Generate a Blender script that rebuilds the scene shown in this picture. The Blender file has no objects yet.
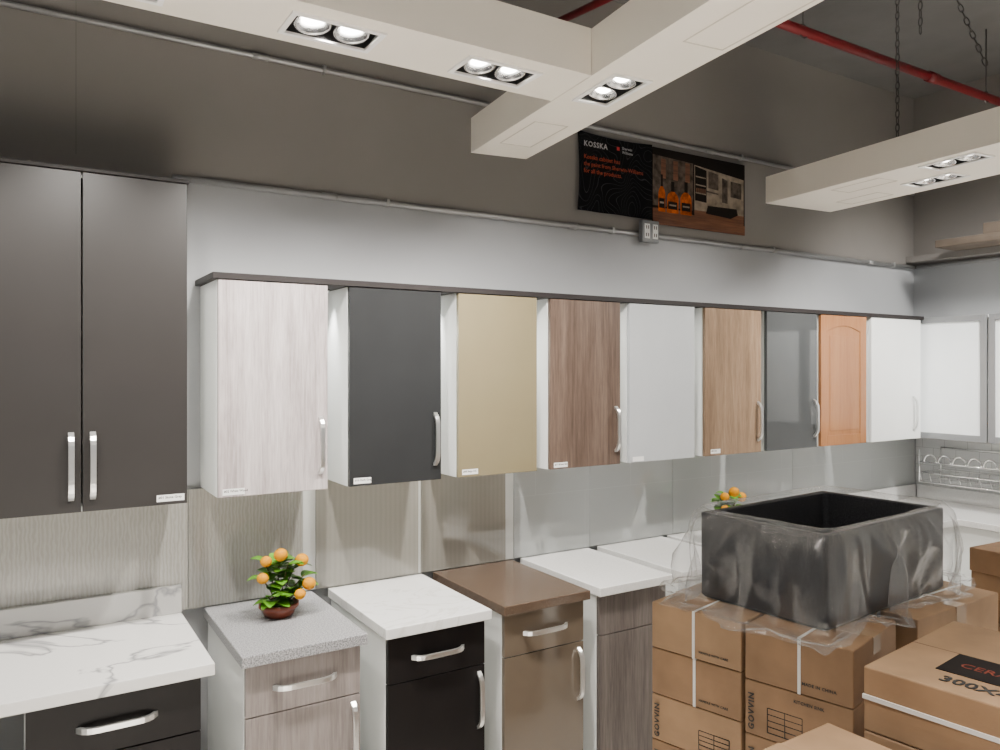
import bpy, bmesh, math, random
from mathutils import Vector, Matrix, noise
random.seed(4)
CH=1.81
# ---------------------------------------------------------------- materials
def newmat(name):
    m=bpy.data.materials.new(name); m.use_nodes=True
    nt=m.node_tree; b=nt.nodes['Principled BSDF']
    return m,nt,b
def coords(nt,scale=(1,1,1),rot=(0,0,0)):
    tc=nt.nodes.new('ShaderNodeTexCoord'); mp=nt.nodes.new('ShaderNodeMapping')
    mp.inputs['Scale'].default_value=scale; mp.inputs['Rotation'].default_value=rot
    nt.links.new(tc.outputs['Object'],mp.inputs['Vector']); return mp.outputs['Vector']
def ramp(nt,fac,stops):
    r=nt.nodes.new('ShaderNodeValToRGB'); e=r.color_ramp.elements
    while len(e)<len(stops): e.new(0.5)
    for i,(p,c) in enumerate(stops):
        e[i].position=p; e[i].color=(c[0],c[1],c[2],1)
    nt.links.new(fac,r.inputs['Fac']); return r.outputs['Color']
def bump(nt,b,h,strength=0.2,dist=0.01):
    bn=nt.nodes.new('ShaderNodeBump'); bn.inputs['Strength'].default_value=strength; bn.inputs['Distance'].default_value=dist
    nt.links.new(h,bn.inputs['Height']); nt.links.new(bn.outputs['Normal'],b.inputs['Normal'])
def noise_n(nt,vec,scale,detail=4,rough=0.5,dist=0):
    n=nt.nodes.new('ShaderNodeTexNoise'); n.inputs['Scale'].default_value=scale; n.inputs['Detail'].default_value=detail
    n.inputs['Roughness'].default_value=rough; n.inputs['Distortion'].default_value=dist
    nt.links.new(vec,n.inputs['Vector']); return n.outputs['Fac']
def plain(name,c,rough=0.5,metal=0.0,var=0.06,scale=6,coat=0.0,spec=None,bmp=0.0):
    m,nt,b=newmat(name)
    v=coords(nt); n=noise_n(nt,v,scale,3)
    c2=tuple(max(0,x*(1-var)) for x in c); c3=tuple(min(1,x*(1+var)) for x in c)
    nt.links.new(ramp(nt,n,[(0.3,c2),(0.7,c3)]),b.inputs['Base Color'])
    b.inputs['Roughness'].default_value=rough; b.inputs['Metallic'].default_value=metal
    b.inputs['Coat Weight'].default_value=coat; b.inputs['Coat Roughness'].default_value=0.04
    if spec is not None: b.inputs['Specular IOR Level'].default_value=spec
    if bmp: bump(nt,b,noise_n(nt,v,150,3),bmp,0.002)
    return m
def wood(name,dark,mid,light,rough=0.45,s=1.0,horizontal=False,off=0):
    m,nt,b=newmat(name)
    sc=(14*s,14*s,0.9*s) if not horizontal else (0.9*s,14*s,14*s)
    v=coords(nt,sc)
    add=nt.nodes.new('ShaderNodeVectorMath'); add.inputs[1].default_value=(off,off*1.7,off*0.6); nt.links.new(v,add.inputs[0]); v=add.outputs[0]
    n=noise_n(nt,v,1.1,8,0.62,0.7); n2=noise_n(nt,v,9,5,0.65,0.2)
    mx=nt.nodes.new('ShaderNodeMath'); mx.operation='MULTIPLY_ADD'; mx.inputs[1].default_value=0.45
    nt.links.new(n2,mx.inputs[0])
    m3=nt.nodes.new('ShaderNodeMath'); m3.operation='MULTIPLY'; m3.inputs[1].default_value=0.55
    nt.links.new(n,m3.inputs[0]); nt.links.new(m3.outputs[0],mx.inputs[2])
    nt.links.new(ramp(nt,mx.outputs[0],[(0.36,dark),(0.5,mid),(0.64,light)]),b.inputs['Base Color'])
    b.inputs['Roughness'].default_value=rough
    bump(nt,b,mx.outputs[0],0.15,0.002)
    return m
def marble(name,base,vein,rough=0.12,scale=1.6,amount=0.03,off=0.0):
    m,nt,b=newmat(name); v=coords(nt,(1,1.6,1),(0,0,0.5))
    add=nt.nodes.new('ShaderNodeVectorMath'); add.inputs[1].default_value=(off,off,off); nt.links.new(v,add.inputs[0]); v=add.outputs[0]
    n=noise_n(nt,v,scale,5,0.55,1.1)
    s=nt.nodes.new('ShaderNodeMath'); s.operation='SUBTRACT'; s.inputs[1].default_value=0.5; nt.links.new(n,s.inputs[0])
    a=nt.nodes.new('ShaderNodeMath'); a.operation='ABSOLUTE'; nt.links.new(s.outputs[0],a.inputs[0])
    nt.links.new(ramp(nt,a.outputs[0],[(0.0,vein),(amount*0.5,tuple((x+y)/2 for x,y in zip(base,vein))),(amount,base)]),b.inputs['Base Color'])
    b.inputs['Roughness'].default_value=rough; return m
def speckle(name,c1,c2,c3,scale=160,rough=0.3):
    m,nt,b=newmat(name); v=coords(nt)
    n=noise_n(nt,v,scale,2,0.7)
    nt.links.new(ramp(nt,n,[(0.38,c1),(0.5,c2),(0.64,c3)]),b.inputs['Base Color'])
    b.inputs['Roughness'].default_value=rough; return m
def wavy(name,c1,c2,rough=0.25,scale=22,dist=2.5,bands='X',bs=0.3):
    m,nt,b=newmat(name); v=coords(nt,(1,1,0.35))
    w=nt.nodes.new('ShaderNodeTexWave'); w.bands_direction=bands; w.inputs['Scale'].default_value=scale
    w.inputs['Distortion'].default_value=dist; w.inputs['Detail'].default_value=1; w.inputs['Detail Scale'].default_value=3
    nt.links.new(v,w.inputs['Vector'])
    nt.links.new(ramp(nt,w.outputs['Fac'],[(0.1,c1),(0.9,c2)]),b.inputs['Base Color'])
    b.inputs['Roughness'].default_value=rough; b.inputs['Coat Weight'].default_value=1.0; b.inputs['Coat Roughness'].default_value=0.05; bump(nt,b,w.outputs['Fac'],bs,0.004); return m
def tile(name,c1,c2,grout,w=0.3,h=0.075,rough=0.12,axis='X',offset=0.5,g=0.0015,coat=0.0,vert='Z'):
    m,nt,b=newmat(name)
    tc=nt.nodes.new('ShaderNodeTexCoord'); sp=nt.nodes.new('ShaderNodeSeparateXYZ'); cb=nt.nodes.new('ShaderNodeCombineXYZ')
    nt.links.new(tc.outputs['Object'],sp.inputs[0]); nt.links.new(sp.outputs[axis],cb.inputs['X']); nt.links.new(sp.outputs[vert],cb.inputs['Y'])
    br=nt.nodes.new('ShaderNodeTexBrick'); nt.links.new(cb.outputs[0],br.inputs['Vector'])
    br.inputs['Scale'].default_value=1; br.inputs['Brick Width'].default_value=w; br.inputs['Row Height'].default_value=h
    br.inputs['Mortar Size'].default_value=g; br.offset=offset
    br.inputs['Color1'].default_value=(*c1,1); br.inputs['Color2'].default_value=(*c2,1); br.inputs['Mortar'].default_value=(*grout,1)
    nt.links.new(br.outputs['Color'],b.inputs['Base Color']); b.inputs['Roughness'].default_value=rough; b.inputs['Coat Weight'].default_value=coat; return m
def emit(name,c,s):
    m,nt,b=newmat(name); b.inputs['Base Color'].default_value=(*c,1)
    b.inputs['Emission Color'].default_value=(*c,1); b.inputs['Emission Strength'].default_value=s; return m

M_wallpaint,nt,b=newmat('wall_paint_two_tone')
tc=nt.nodes.new('ShaderNodeTexCoord'); sp=nt.nodes.new('ShaderNodeSeparateXYZ'); nt.links.new(tc.outputs['Object'],sp.inputs[0])
g=nt.nodes.new('ShaderNodeMath'); g.operation='GREATER_THAN'; g.inputs[1].default_value=2.51; nt.links.new(sp.outputs['Z'],g.inputs[0])
n=noise_n(nt,tc.outputs['Object'],2.5,4)
mx=nt.nodes.new('ShaderNodeMix'); mx.data_type='RGBA'
mx.inputs[6].default_value=(0.41,0.42,0.435,1); mx.inputs[7].default_value=(0.255,0.238,0.222,1)
nt.links.new(g.outputs[0],mx.inputs[0])
mm=nt.nodes.new('ShaderNodeMix'); mm.data_type='RGBA'; mm.blend_type='MULTIPLY'; mm.inputs[0].default_value=1
nt.links.new(mx.outputs[2],mm.inputs[6]); nt.links.new(ramp(nt,n,[(0.3,(0.93,0.93,0.93)),(0.7,(1,1,1))]),mm.inputs[7])
nt.links.new(mm.outputs[2],b.inputs['Base Color']); b.inputs['Roughness'].default_value=0.65
bump(nt,b,noise_n(nt,tc.outputs['Object'],60,4),0.1,0.003)

M_ceil=plain('ceiling_paint',(0.17,0.166,0.162),0.8)
M_floor=tile('floor_tile',(0.72,0.68,0.62),(0.74,0.70,0.64),(0.45,0.43,0.40),0.6,0.6,0.4,vert='Y')
M_white=plain('white_melamine',(0.76,0.775,0.76),0.4,var=0.02)
M_charc=plain('charcoal_lacquer',(0.026,0.0235,0.0225),0.38,var=0.05,spec=0.4)
M_charc2=plain('charcoal_satin',(0.024,0.025,0.026),0.25,var=0.05)
M_black=plain('black_melamine',(0.011,0.0095,0.0095),0.35,var=0.1,spec=0.15)
M_trim=plain('dark_board',(0.022,0.019,0.019),0.5,spec=0.2)
M_seam=plain('wall_seam_dark',(0.16,0.15,0.14),0.7)  # dark line of the wall seam
M_beige=plain('olive_beige_gloss_lacquer',(0.215,0.180,0.105),0.14,var=0.02,coat=1.0)
M_brownG=plain('mocha_gloss_lacquer',(0.130,0.102,0.075),0.12,var=0.03,coat=1.0)
M_whiteG=plain('pale_grey_gloss_lacquer',(0.50,0.52,0.54),0.08,var=0.02,coat=1.0)
M_greyG=plain('slate_mirror_gloss',(0.055,0.059,0.061),0.04,var=0.03,coat=1.0)
M_lightwood=wood('pale_ash_laminate',(0.25,0.215,0.213),(0.41,0.363,0.36),(0.55,0.50,0.495),0.33)
M_lightwoodB=wood('grey_ash_laminate',(0.16,0.135,0.128),(0.235,0.202,0.19),(0.30,0.262,0.248),off=3)
M_brownwood=wood('brown_elm_laminate',(0.062,0.040,0.030),(0.115,0.077,0.058),(0.17,0.120,0.093),0.38,off=5)
M_greywood=wood('grey_elm_laminate',(0.055,0.045,0.041),(0.105,0.088,0.080),(0.155,0.133,0.122),off=9)
M_tanwood=wood('tan_oak_laminate',(0.14,0.088,0.053),(0.225,0.148,0.092),(0.30,0.212,0.138),0.38,s=1.4,off=7)
M_oak=wood('orange_oak_veneer',(0.25,0.105,0.042),(0.31,0.136,0.056),(0.35,0.160,0.070),0.2,off=2)
M_marble=marble('white_marble_quartz',(0.76,0.75,0.73),(0.30,0.30,0.31),0.12,1.1,0.018)
M_marbleU=marble('white_marble_quartz_slab',(0.66,0.65,0.63),(0.32,0.32,0.33),0.12,1.7,0.018,off=5.1)
M_marble2=marble('white_faint_vein_quartz',(0.76,0.755,0.74),(0.64,0.63,0.61),0.10,2.2,0.02)
M_granite=speckle('grey_speckled_granite',(0.13,0.13,0.14),(0.30,0.30,0.31),(0.47,0.47,0.48),200)
M_whiteq=speckle('white_quartz',(0.69,0.685,0.675),(0.73,0.725,0.71),(0.76,0.755,0.745),120,0.12)
M_brownq=speckle('brown_quartz',(0.075,0.050,0.034),(0.095,0.065,0.046),(0.118,0.083,0.061),200,0.18)
M_wavy1=wavy('wavy_relief_tile',(0.365,0.355,0.32),(0.425,0.415,0.38),0.15,24,4.0,bs=0.14)
M_wavy2=wavy('beige_ribbed_tile',(0.33,0.318,0.282),(0.35,0.338,0.300),0.06,14,1.0,bs=0.03)
M_glasst=tile('pale_glass_tile',(0.43,0.45,0.445),(0.44,0.46,0.455),(0.50,0.52,0.515),0.6,0.30,0.03,coat=1.0,g=0.001)
M_subway=tile('white_subway_tile',(0.58,0.59,0.59),(0.62,0.63,0.63),(0.38,0.38,0.38),0.15,0.06,0.12,axis='Y')
M_nickel=plain('brushed_nickel',(0.76,0.76,0.75),0.28,0.9,var=0.02)
M_chrome=plain('chrome',(0.85,0.85,0.85),0.1,1.0,var=0.01)
M_galv=plain('galvanised_steel',(0.42,0.42,0.42),0.4,0.5,var=0.1)
M_red=plain('red_pipe_paint',(0.18,0.006,0.010),0.4)
M_cream=plain('cream_beam_paint',(0.93,0.87,0.765),0.5,var=0.01)
M_cream2=plain('cream_panel_line',(0.66,0.60,0.51),0.5,var=0.02)
M_bk=plain('black_metal_housing',(0.02,0.02,0.02),0.45)
M_chain=plain('dull_steel_chain',(0.09,0.085,0.08),0.5,0.3)
M_alu=plain('aluminium_reflector',(0.80,0.80,0.80),0.22,1.0,var=0.02)
M_bulb=emit('lamp_glow',(1.0,0.95,0.87),28)
M_bulbdim=emit('lamp_glow_soft',(1.0,0.96,0.90),5)
M_gapfill=emit('gap_fill_lens',(1.0,0.97,0.92),6)  # glowing lens of the added lamps in the cabinet gaps
M_paper=plain('white_sticker',(0.82,0.82,0.80),0.6,var=0.01)
M_frame=plain('white_enamel_trim',(0.98,0.97,0.95),0.5,var=0.01)
M_strip=plain('painted_light_streak_gloss',(0.70,0.71,0.68),0.1,var=0.04,coat=1.0)  # bright streak of light put into the colour
M_ink=plain('black_ink',(0.02,0.02,0.02),0.6)
M_card=plain('cardboard',(0.275,0.162,0.084),0.75,var=0.18,scale=9,bmp=0.1)
M_card2=plain('cardboard_light',(0.325,0.200,0.108),0.75,var=0.16,scale=8,bmp=0.1)
M_cardD=plain('cardboard_seam',(0.09,0.05,0.028),0.9)
M_carddark=plain('dark_cardboard',(0.14,0.11,0.085),0.9,var=0.2)  # darker, greyer cardboard for the two ledge cartons
M_tape=plain('clear_brown_tape',(0.36,0.235,0.135),0.2)
M_strap=plain('white_strap',(0.76,0.75,0.72),0.35,var=0.02)
M_sink=speckle('black_granite_composite',(0.012,0.012,0.013),(0.020,0.020,0.022),(0.040,0.040,0.044),260,0.45)
M_pot=plain('terracotta_glaze',(0.17,0.035,0.014),0.3)
M_soil=plain('moss',(0.05,0.07,0.015),0.9)
M_leaf=plain('leaf_green',(0.09,0.25,0.014),0.35,var=0.5,scale=25)
M_orange=plain('orange_peel',(0.60,0.25,0.0),0.5,var=0.12,bmp=0.2,spec=0.15)
M_stem=plain('stem_brown',(0.10,0.08,0.02),0.7)
M_frost=plain('frosted_glass',(0.90,0.94,0.96),0.18,var=0.02)
M_galvW=plain('satin_aluminium_frame',(0.28,0.29,0.30),0.35,0.3,var=0.02)
m,nt,b=newmat('black_contour_print'); v=coords(nt,(1,1,1))
n=noise_n(nt,v,4.5,1,0.4,0.3)
ml=nt.nodes.new('ShaderNodeMath'); ml.operation='MULTIPLY'; ml.inputs[1].default_value=22; nt.links.new(n,ml.inputs[0])
fr=nt.nodes.new('ShaderNodeMath'); fr.operation='FRACT'; nt.links.new(ml.outputs[0],fr.inputs[0])
nt.links.new(ramp(nt,fr.outputs[0],[(0.0,(0.060,0.060,0.063)),(0.10,(0.005,0.005,0.006)),(0.95,(0.005,0.005,0.006))]),b.inputs['Base Color'])
b.inputs['Roughness'].default_value=0.6; b.inputs['Specular IOR Level'].default_value=0.1; M_banner=m
M_pwood=wood('printed_walnut',(0.07,0.024,0.010),(0.16,0.058,0.025),(0.25,0.10,0.045),horizontal=True)
M_pcream=plain('printed_cream',(0.27,0.22,0.165),0.6,var=0.35,scale=25,spec=0.1)
M_pgrey=plain('printed_grey',(0.085,0.068,0.055),0.6,var=0.6,scale=30,spec=0.1)
M_pamber=plain('printed_amber',(0.42,0.085,0.010),0.6,var=0.55,scale=40,spec=0.1)
M_pdark=plain('printed_dark',(0.013,0.010,0.009),0.6,spec=0.1)
M_pwhite=plain('printed_white',(0.42,0.42,0.42),0.6)
M_pred=plain('printed_red',(0.50,0.03,0.03),0.6)
M_porange=plain('printed_orange_red',(0.42,0.075,0.035),0.6,spec=0.1)
M_pmute=plain('printed_muted_red',(0.24,0.055,0.035),0.6,spec=0.1)
# plastic film (thin clear sheet)
m,nt,b=newmat('clear_plastic_film')
for nn in list(nt.nodes):
    if nn.type!='OUTPUT_MATERIAL': nt.nodes.remove(nn)
out=[x for x in nt.nodes if x.type=='OUTPUT_MATERIAL'][0]
tr=nt.nodes.new('ShaderNodeBsdfTransparent'); df=nt.nodes.new('ShaderNodeBsdfDiffuse'); df.inputs['Color'].default_value=(0.85,0.87,0.88,1)
gs=nt.nodes.new('ShaderNodeBsdfGlossy'); gs.inputs['Roughness'].default_value=0.20
mg=nt.nodes.new('ShaderNodeMixShader'); mg.inputs[0].default_value=0.55
mix=nt.nodes.new('ShaderNodeMixShader'); lw=nt.nodes.new('ShaderNodeLayerWeight'); lw.inputs['Blend'].default_value=0.22
v=coords(nt,(1,1,0.7))
bn=nt.nodes.new('ShaderNodeBump'); bn.inputs['Strength'].default_value=0.35; bn.inputs['Distance'].default_value=0.012
nt.links.new(noise_n(nt,v,32,4,0.6,0.8),bn.inputs['Height'])
for s_ in (df,gs): nt.links.new(bn.outputs['Normal'],s_.inputs['Normal'])
ad=nt.nodes.new('ShaderNodeMath'); ad.operation='MULTIPLY_ADD'; ad.inputs[1].default_value=0.60; ad.inputs[2].default_value=0.055
nt.links.new(lw.outputs['Facing'],ad.inputs[0])
nt.links.new(df.outputs[0],mg.inputs[1]); nt.links.new(gs.outputs[0],mg.inputs[2])
nt.links.new(ad.outputs[0],mix.inputs[0]); nt.links.new(tr.outputs[0],mix.inputs[1]); nt.links.new(mg.outputs[0],mix.inputs[2])
nt.links.new(mix.outputs[0],out.inputs['Surface'])
M_film=m

# ---------------------------------------------------------------- mesh helpers
COL=bpy.context.scene.collection
def link(o): COL.objects.link(o); return o
class MB:
    def __init__(s): s.v=[];s.f=[];s.m=[]
    def poly(s,pts,faces,mi=0,M=None):
        o=len(s.v)
        for p in pts:
            p=Vector(p); s.v.append(tuple(M@p if M else p))
        for f in faces: s.f.append([i+o for i in f]); s.m.append(mi)
    def box(s,x0,x1,y0,y1,z0,z1,mi=0,M=None):
        s.poly([(x0,y0,z0),(x1,y0,z0),(x1,y1,z0),(x0,y1,z0),(x0,y0,z1),(x1,y0,z1),(x1,y1,z1),(x0,y1,z1)],
          [(0,3,2,1),(4,5,6,7),(0,1,5,4),(1,2,6,5),(2,3,7,6),(3,0,4,7)],mi,M)
    def prism(s,pts2,z0,z1,mi=0,M=None):
        n=len(pts2)
        s.poly([(x,y,z0) for x,y in pts2]+[(x,y,z1) for x,y in pts2],
          [tuple(reversed(range(n))),tuple(range(n,2*n))]+[(i,(i+1)%n,n+(i+1)%n,n+i) for i in range(n)],mi,M)
    def flat(s,pts2,y,mi=0,th=0.0003):
        n=len(pts2)
        s.poly([(x,y,z) for x,z in pts2]+[(x,y+th,z) for x,z in pts2],
          [tuple(range(n)),tuple(reversed(range(n,2*n)))]+[(i,(i+1)%n,n+(i+1)%n,n+i) for i in range(n)],mi)
    def lathe(s,prof,n=24,mi=0,M=None,caps=True):
        pts=[]
        for r,z in prof:
            for i in range(n):
                a=2*math.pi*i/n; pts.append((r*math.cos(a),r*math.sin(a),z))
        fs=[]
        for k in range(len(prof)-1):
            for i in range(n):
                j=(i+1)%n; fs.append((k*n+i,k*n+j,(k+1)*n+j,(k+1)*n+i))
        if caps:
            fs.append(tuple(reversed(range(n)))); fs.append(tuple(range((len(prof)-1)*n,len(prof)*n)))
        s.poly(pts,fs,mi,M)
    def tube(s,path,r,n=8,mi=0,closed=False,M=None,flat=None):
        P=[Vector(p) for p in path]; pts=[];K=len(P)
        for k in range(K):
            if closed: t=(P[(k+1)%K]-P[k-1]).normalized()
            else: t=(P[min(k+1,K-1)]-P[max(k-1,0)]).normalized()
            up=Vector((0,0,1)) if abs(t.z)<0.9 else Vector((1,0,0))
            if flat: up=Vector(flat)
            a=t.cross(up).normalized(); b2=a.cross(t).normalized()
            for i in range(n):
                an=2*math.pi*(i+0.5)/n; pts.append(P[k]+(a*math.cos(an)+b2*math.sin(an))*(r))
        fs=[]
        for k in range(K if closed else K-1):
            for i in range(n):
                j=(i+1)%n; kk=(k+1)%K; fs.append((k*n+i,k*n+j,kk*n+j,kk*n+i))
        if not closed: fs.append(tuple(reversed(range(n)))); fs.append(tuple(range((K-1)*n,K*n)))
        s.poly(pts,fs,mi,M)
    def mesh(s,name,mats,smooth=False):
        me=bpy.data.meshes.new(name); me.from_pydata(s.v,[],s.f)
        for m in (mats if isinstance(mats,(list,tuple)) else [mats]): me.materials.append(m)
        for p,mi in zip(me.polygons,s.m): p.material_index=mi; p.use_smooth=smooth
        bm=bmesh.new(); bm.from_mesh(me); bmesh.ops.recalc_face_normals(bm,faces=bm.faces[:]); bm.to_mesh(me); bm.free()
        return me
def obj(name,me,parent=None,loc=(0,0,0),bevel=0,label=None,**kw):
    o=bpy.data.objects.new(name,me); link(o); o.location=loc
    if parent: o.parent=parent
    if bevel:
        bv=o.modifiers.new('bevel','BEVEL'); bv.width=bevel; bv.segments=2; bv.limit_method='ANGLE'
    if label: o['label']=label
    for k,v in kw.items(): o[k]=v
    return o
def thing(name,label,cat,loc=(0,0,0),rotz=0,group=None):
    e=bpy.data.objects.new(name,None); link(e); e.location=loc; e.rotation_euler=(0,0,rotz); e.empty_display_size=0.1
    e['label']=label; e['category']=cat
    if group: e['group']=group
    return e
def bx(name,mat,parent,x0,x1,y0,y1,z0,z1,bevel=0.002,label=None):
    m=MB(); m.box(x0,x1,y0,y1,z0,z1); return obj(name,m.mesh(name,mat),parent,bevel=bevel,label=label)
def text_mesh(body,size,mat,M,ext=0.0004,bold=False,sp=1.0):
    cu=bpy.data.curves.new('t','FONT'); cu.body=body; cu.size=size; cu.extrude=ext; cu.resolution_u=2; cu.space_character=sp
    if bold: cu.offset=size*0.02
    o=bpy.data.objects.new('t',cu); link(o); bpy.context.view_layer.update()
    me=bpy.data.meshes.new_from_object(o.evaluated_get(bpy.context.evaluated_depsgraph_get()))
    bpy.data.objects.remove(o); me.transform(M); me.materials.clear(); me.materials.append(mat); return me
FACE_Y=Matrix.Rotation(math.radians(90),4,'X')
def T(x,y,z): return Matrix.Translation((x,y,z))

# ---------------------------------------------------------------- room
WY=3.08; WX=5.36; CZ=3.71
def struct(name,mat,b,bevel=0):
    m=MB(); m.box(*b); o=obj(name,m.mesh(name,mat),bevel=bevel); o['kind']='structure'; return o
struct('wall_back',M_wallpaint,(-2.5,WX+0.15,WY,WY+0.15,0,CZ))
struct('wall_side',M_wallpaint,(WX,WX+0.15,-3.0,WY,0,CZ))
struct('floor',M_floor,(-2.5,WX+0.15,-3.0,WY+0.15,-0.1,0))
struct('ceiling',M_ceil,(-2.5,WX+0.15,-3.0,WY+0.15,CZ,CZ+0.1))
struct('trim_1',M_wallpaint,(WX-0.10,WX,1.0,WY-0.002,2.545,2.585))
struct('trim_2',M_seam,(0.165,0.167,WY-0.001,WY,2.56,3.6))

# ---------------------------------------------------------------- backsplash samples
def splash(x0,x1,mat,label):
    e=bx('backsplash_tile',mat,None,x0,x1,WY-0.03,WY-0.0005,0.912,1.357,0.001)
    e['label']=label; e['category']='backsplash tile'; e['group']='backsplash sample tiles'
splash(-0.9,0.53,M_wavy1,'pale beige wavy relief tile backsplash above marble worktop')
splash(0.532,0.965,M_wavy1,'pale beige wavy relief tile backsplash behind potted orange plant')
splash(1.019,1.478,M_wavy2,'glossy beige ribbed tile backsplash above white worktop')
splash(1.492,1.929,M_wavy2,'glossy beige ribbed tile backsplash above brown worktop')
splash(1.976,2.43,M_glasst,'pale grey glass tile backsplash above grey elm cabinet')
splash(2.432,3.0,M_glasst,'pale grey glass tile backsplash above white worktops')
splash(3.002,4.0,M_glasst,'pale grey glass tile backsplash under gloss cabinets')
splash(4.002,WX-0.035,M_glasst,'pale grey glass tile backsplash in room corner')
for (a,c) in ((0.966,1.018),(1.479,1.491),(1.930,1.975)):  # light streaks below the cabinet gaps, painted as glossy white strips
    e=bx('light_streak_strip',M_strip,None,a,c,WY-0.028,WY-0.0005,0.912,1.357,0.001)
    e['label']='white vertical strip painted as light streak between backsplash samples'; e['category']='painted light streak'; e['group']='painted light streaks'
e=bx('backsplash_tile',M_subway,None,WX-0.03,WX-0.0005,1.6,WY-0.032,0.912,1.357,0.001)
e['label']='white subway tile backsplash behind wire dish rack'; e['category']='backsplash tile'; e['group']='backsplash sample tiles'

# ---------------------------------------------------------------- handles
def handle_mesh(L=0.215,vertical=True):
    m=MB(); so=0.030; w=0.0085
    N=16; outer=[];inner=[]
    for i in range(N+1):
        t=i/N; x=-L/2+L*t
        d=so*(1-abs(2*t-1)**6)
        outer.append((x,d+0.002))
    for i in range(N+1):
        t=i/N; x=(-L/2+0.012)+(L-0.024)*t
        d=(so-0.007)*(1-abs(2*t-1)**6)
        inner.append((x,d))
    for k in range(N):
        a,b_=outer[k],outer[k+1]; c,d=inner[k+1],inner[k]
        def P(p,s): return ((s*w,-p[1],p[0]) if vertical else (p[0],-p[1],s*w))
        pts=[P(a,-1),P(b_,-1),P(c,-1),P(d,-1),P(a,1),P(b_,1),P(c,1),P(d,1)]
        fs=[(0,1,2,3),(4,7,6,5),(0,4,5,1),(3,2,6,7)]
        if k==0: fs.append((0,3,7,4))
        if k==N-1: fs.append((1,5,6,2))
        m.poly(pts,fs)
    me=m.mesh('handle',M_nickel,True)
    bm=bmesh.new(); bm.from_mesh(me); bmesh.ops.remove_doubles(bm,verts=bm.verts[:],dist=1e-5); bmesh.ops.recalc_face_normals(bm,faces=bm.faces[:]); bm.to_mesh(me); bm.free()
    for p in me.polygons: p.use_smooth=False
    return me
H_V=handle_mesh(); H_H=handle_mesh(vertical=False)
def handle(parent,x,y,z,vert=True):
    return obj('handle',H_V if vert else H_H,parent,(x,y,z),label='curved brushed nickel pull handle',bevel=0.001)
def sticker(parent,x,y,z,w,h,txt):
    s=bx('sticker',M_paper,parent,x,x+w,y-0.001,y-0.0001,z,z+h,0,label='small white printed name sticker')
    if txt:
        me=text_mesh(txt,h*0.50,M_ink,T(x+w*0.06,y-0.0012,z+h*0.45)@FACE_Y,0.0001,bold=True)
        obj('lettering',me,s)
    return s

# ---------------------------------------------------------------- wall cabinets
UF=2.77
def upper(x0,x1,mat,label,hx=True,z0=1.36,z1=2.118,stick=None,style='slab',hz=None,front=UF,back=WY-0.001,splits=None,hin=0.028):
    e=thing('kitchen_cabinet',label,'cabinet',(x0,front,z0),group='hanging display cabinets')
    w=x1-x0; D=back-front
    b=MB()
    t=0.016
    b.box(0,t,0.022,D,0,z1-z0); b.box(w-t,w,0.022,D,0,z1-z0); b.box(t,w-t,0.022,D,0,t); b.box(t,w-t,0.022,D,z1-z0-t,z1-z0); b.box(t,w-t,D-0.008,D,t,z1-z0-t)
    obj('body',b.mesh('body',M_white),e,bevel=0.001)
    H=z1-z0
    doors=splits or [(0.001,w-0.001,'R')]
    for (a,c,side) in doors:
        d=MB(); g=0.001
        if style=='slab': d.box(a,c,0,0.0195,g,H-g)
        else:
            f=0.06
            d.box(a,a+f,0,0.0195,g,H-g); d.box(c-f,c,0,0.0195,g,H-g); d.box(a+f,c-f,0,0.0195,g,g+f)
            n=12
            zt=H-g-f
            xs=[a+f+(c-a-2*f)*i/n for i in range(n+1)]
            arc=[zt-(0.035*(1-math.sin(math.pi*i/n))) for i in range(n+1)]
            for i in range(n):
                d.poly([(xs[i],0,arc[i]),(xs[i+1],0,arc[i+1]),(xs[i+1],0,H-g),(xs[i],0,H-g),(xs[i],0.0195,arc[i]),(xs[i+1],0.0195,arc[i+1]),(xs[i+1],0.0195,H-g),(xs[i],0.0195,H-g)],
                  [(0,1,2,3),(7,6,5,4),(0,4,5,1),(3,2,6,7)])
            d.box(a+f,c-f,0.004,0.016,f,zt+0.001,0)
            d.box(a+f+0.025,c-f-0.025,0.002,0.012,f+0.025,zt-0.06,0)
        dr=obj('door',d.mesh('door',mat),e,bevel=0.0015)
        if hx:
            xx=(c-hin) if side=='R' else (a+hin)
            handle(dr,xx,-0.0005,(hz if hz else 0.165))
        if stick and side==stick[3]: sticker(dr,stick[0],0,stick[1],stick[2],0.022,stick[4])
    return e
upper(0.579,0.971,M_lightwood,'hanging cabinet with pale ash woodgrain door, first in row',stick=(0.015,0.008,0.075,'R','#02 White Wood'))
upper(1.054,1.445,M_charc2,'hanging cabinet with satin charcoal slab door',stick=(0.018,0.010,0.070,'R','#16 Dark Grey'))
upper(1.523,1.915,M_beige,'hanging cabinet with glossy beige slab door',hx=False,stick=(0.018,0.010,0.075,'R','#08 Beige HG'))
upper(1.985,2.389,M_brownwood,'hanging cabinet with brown elm woodgrain door',stick=(0.02,0.008,0.075,'R','#11 Brown Elm'))
upper(2.445,2.876,M_whiteG,'hanging cabinet with glossy pale grey slab door',hx=False,stick=(0.02,0.006,0.07,'R',''))
upper(2.950,3.375,M_tanwood,'hanging cabinet with tan oak woodgrain door',stick=(0.04,0.012,0.07,'R','#05 Oak'))
upper(3.42,3.85,M_greyG,'hanging cabinet with mirror gloss slate door')
upper(3.885,4.32,M_oak,'hanging cabinet with orange oak arched panel door',hx=False,style='arch')
upper(4.37,4.90,M_white,'hanging cabinet with plain flat white door beside corner',hin=0.085)
upper(-0.15,0.475,M_charc,'tall hanging cabinet with two dark taupe doors above marble worktop',z0=1.358,z1=2.425,front=2.74,hz=0.145,
   splits=[(0.001,0.312,'R'),(0.316,0.624,'L')],stick=(0.53,0.012,0.085,'L','#01 Stone Grey'))
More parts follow.
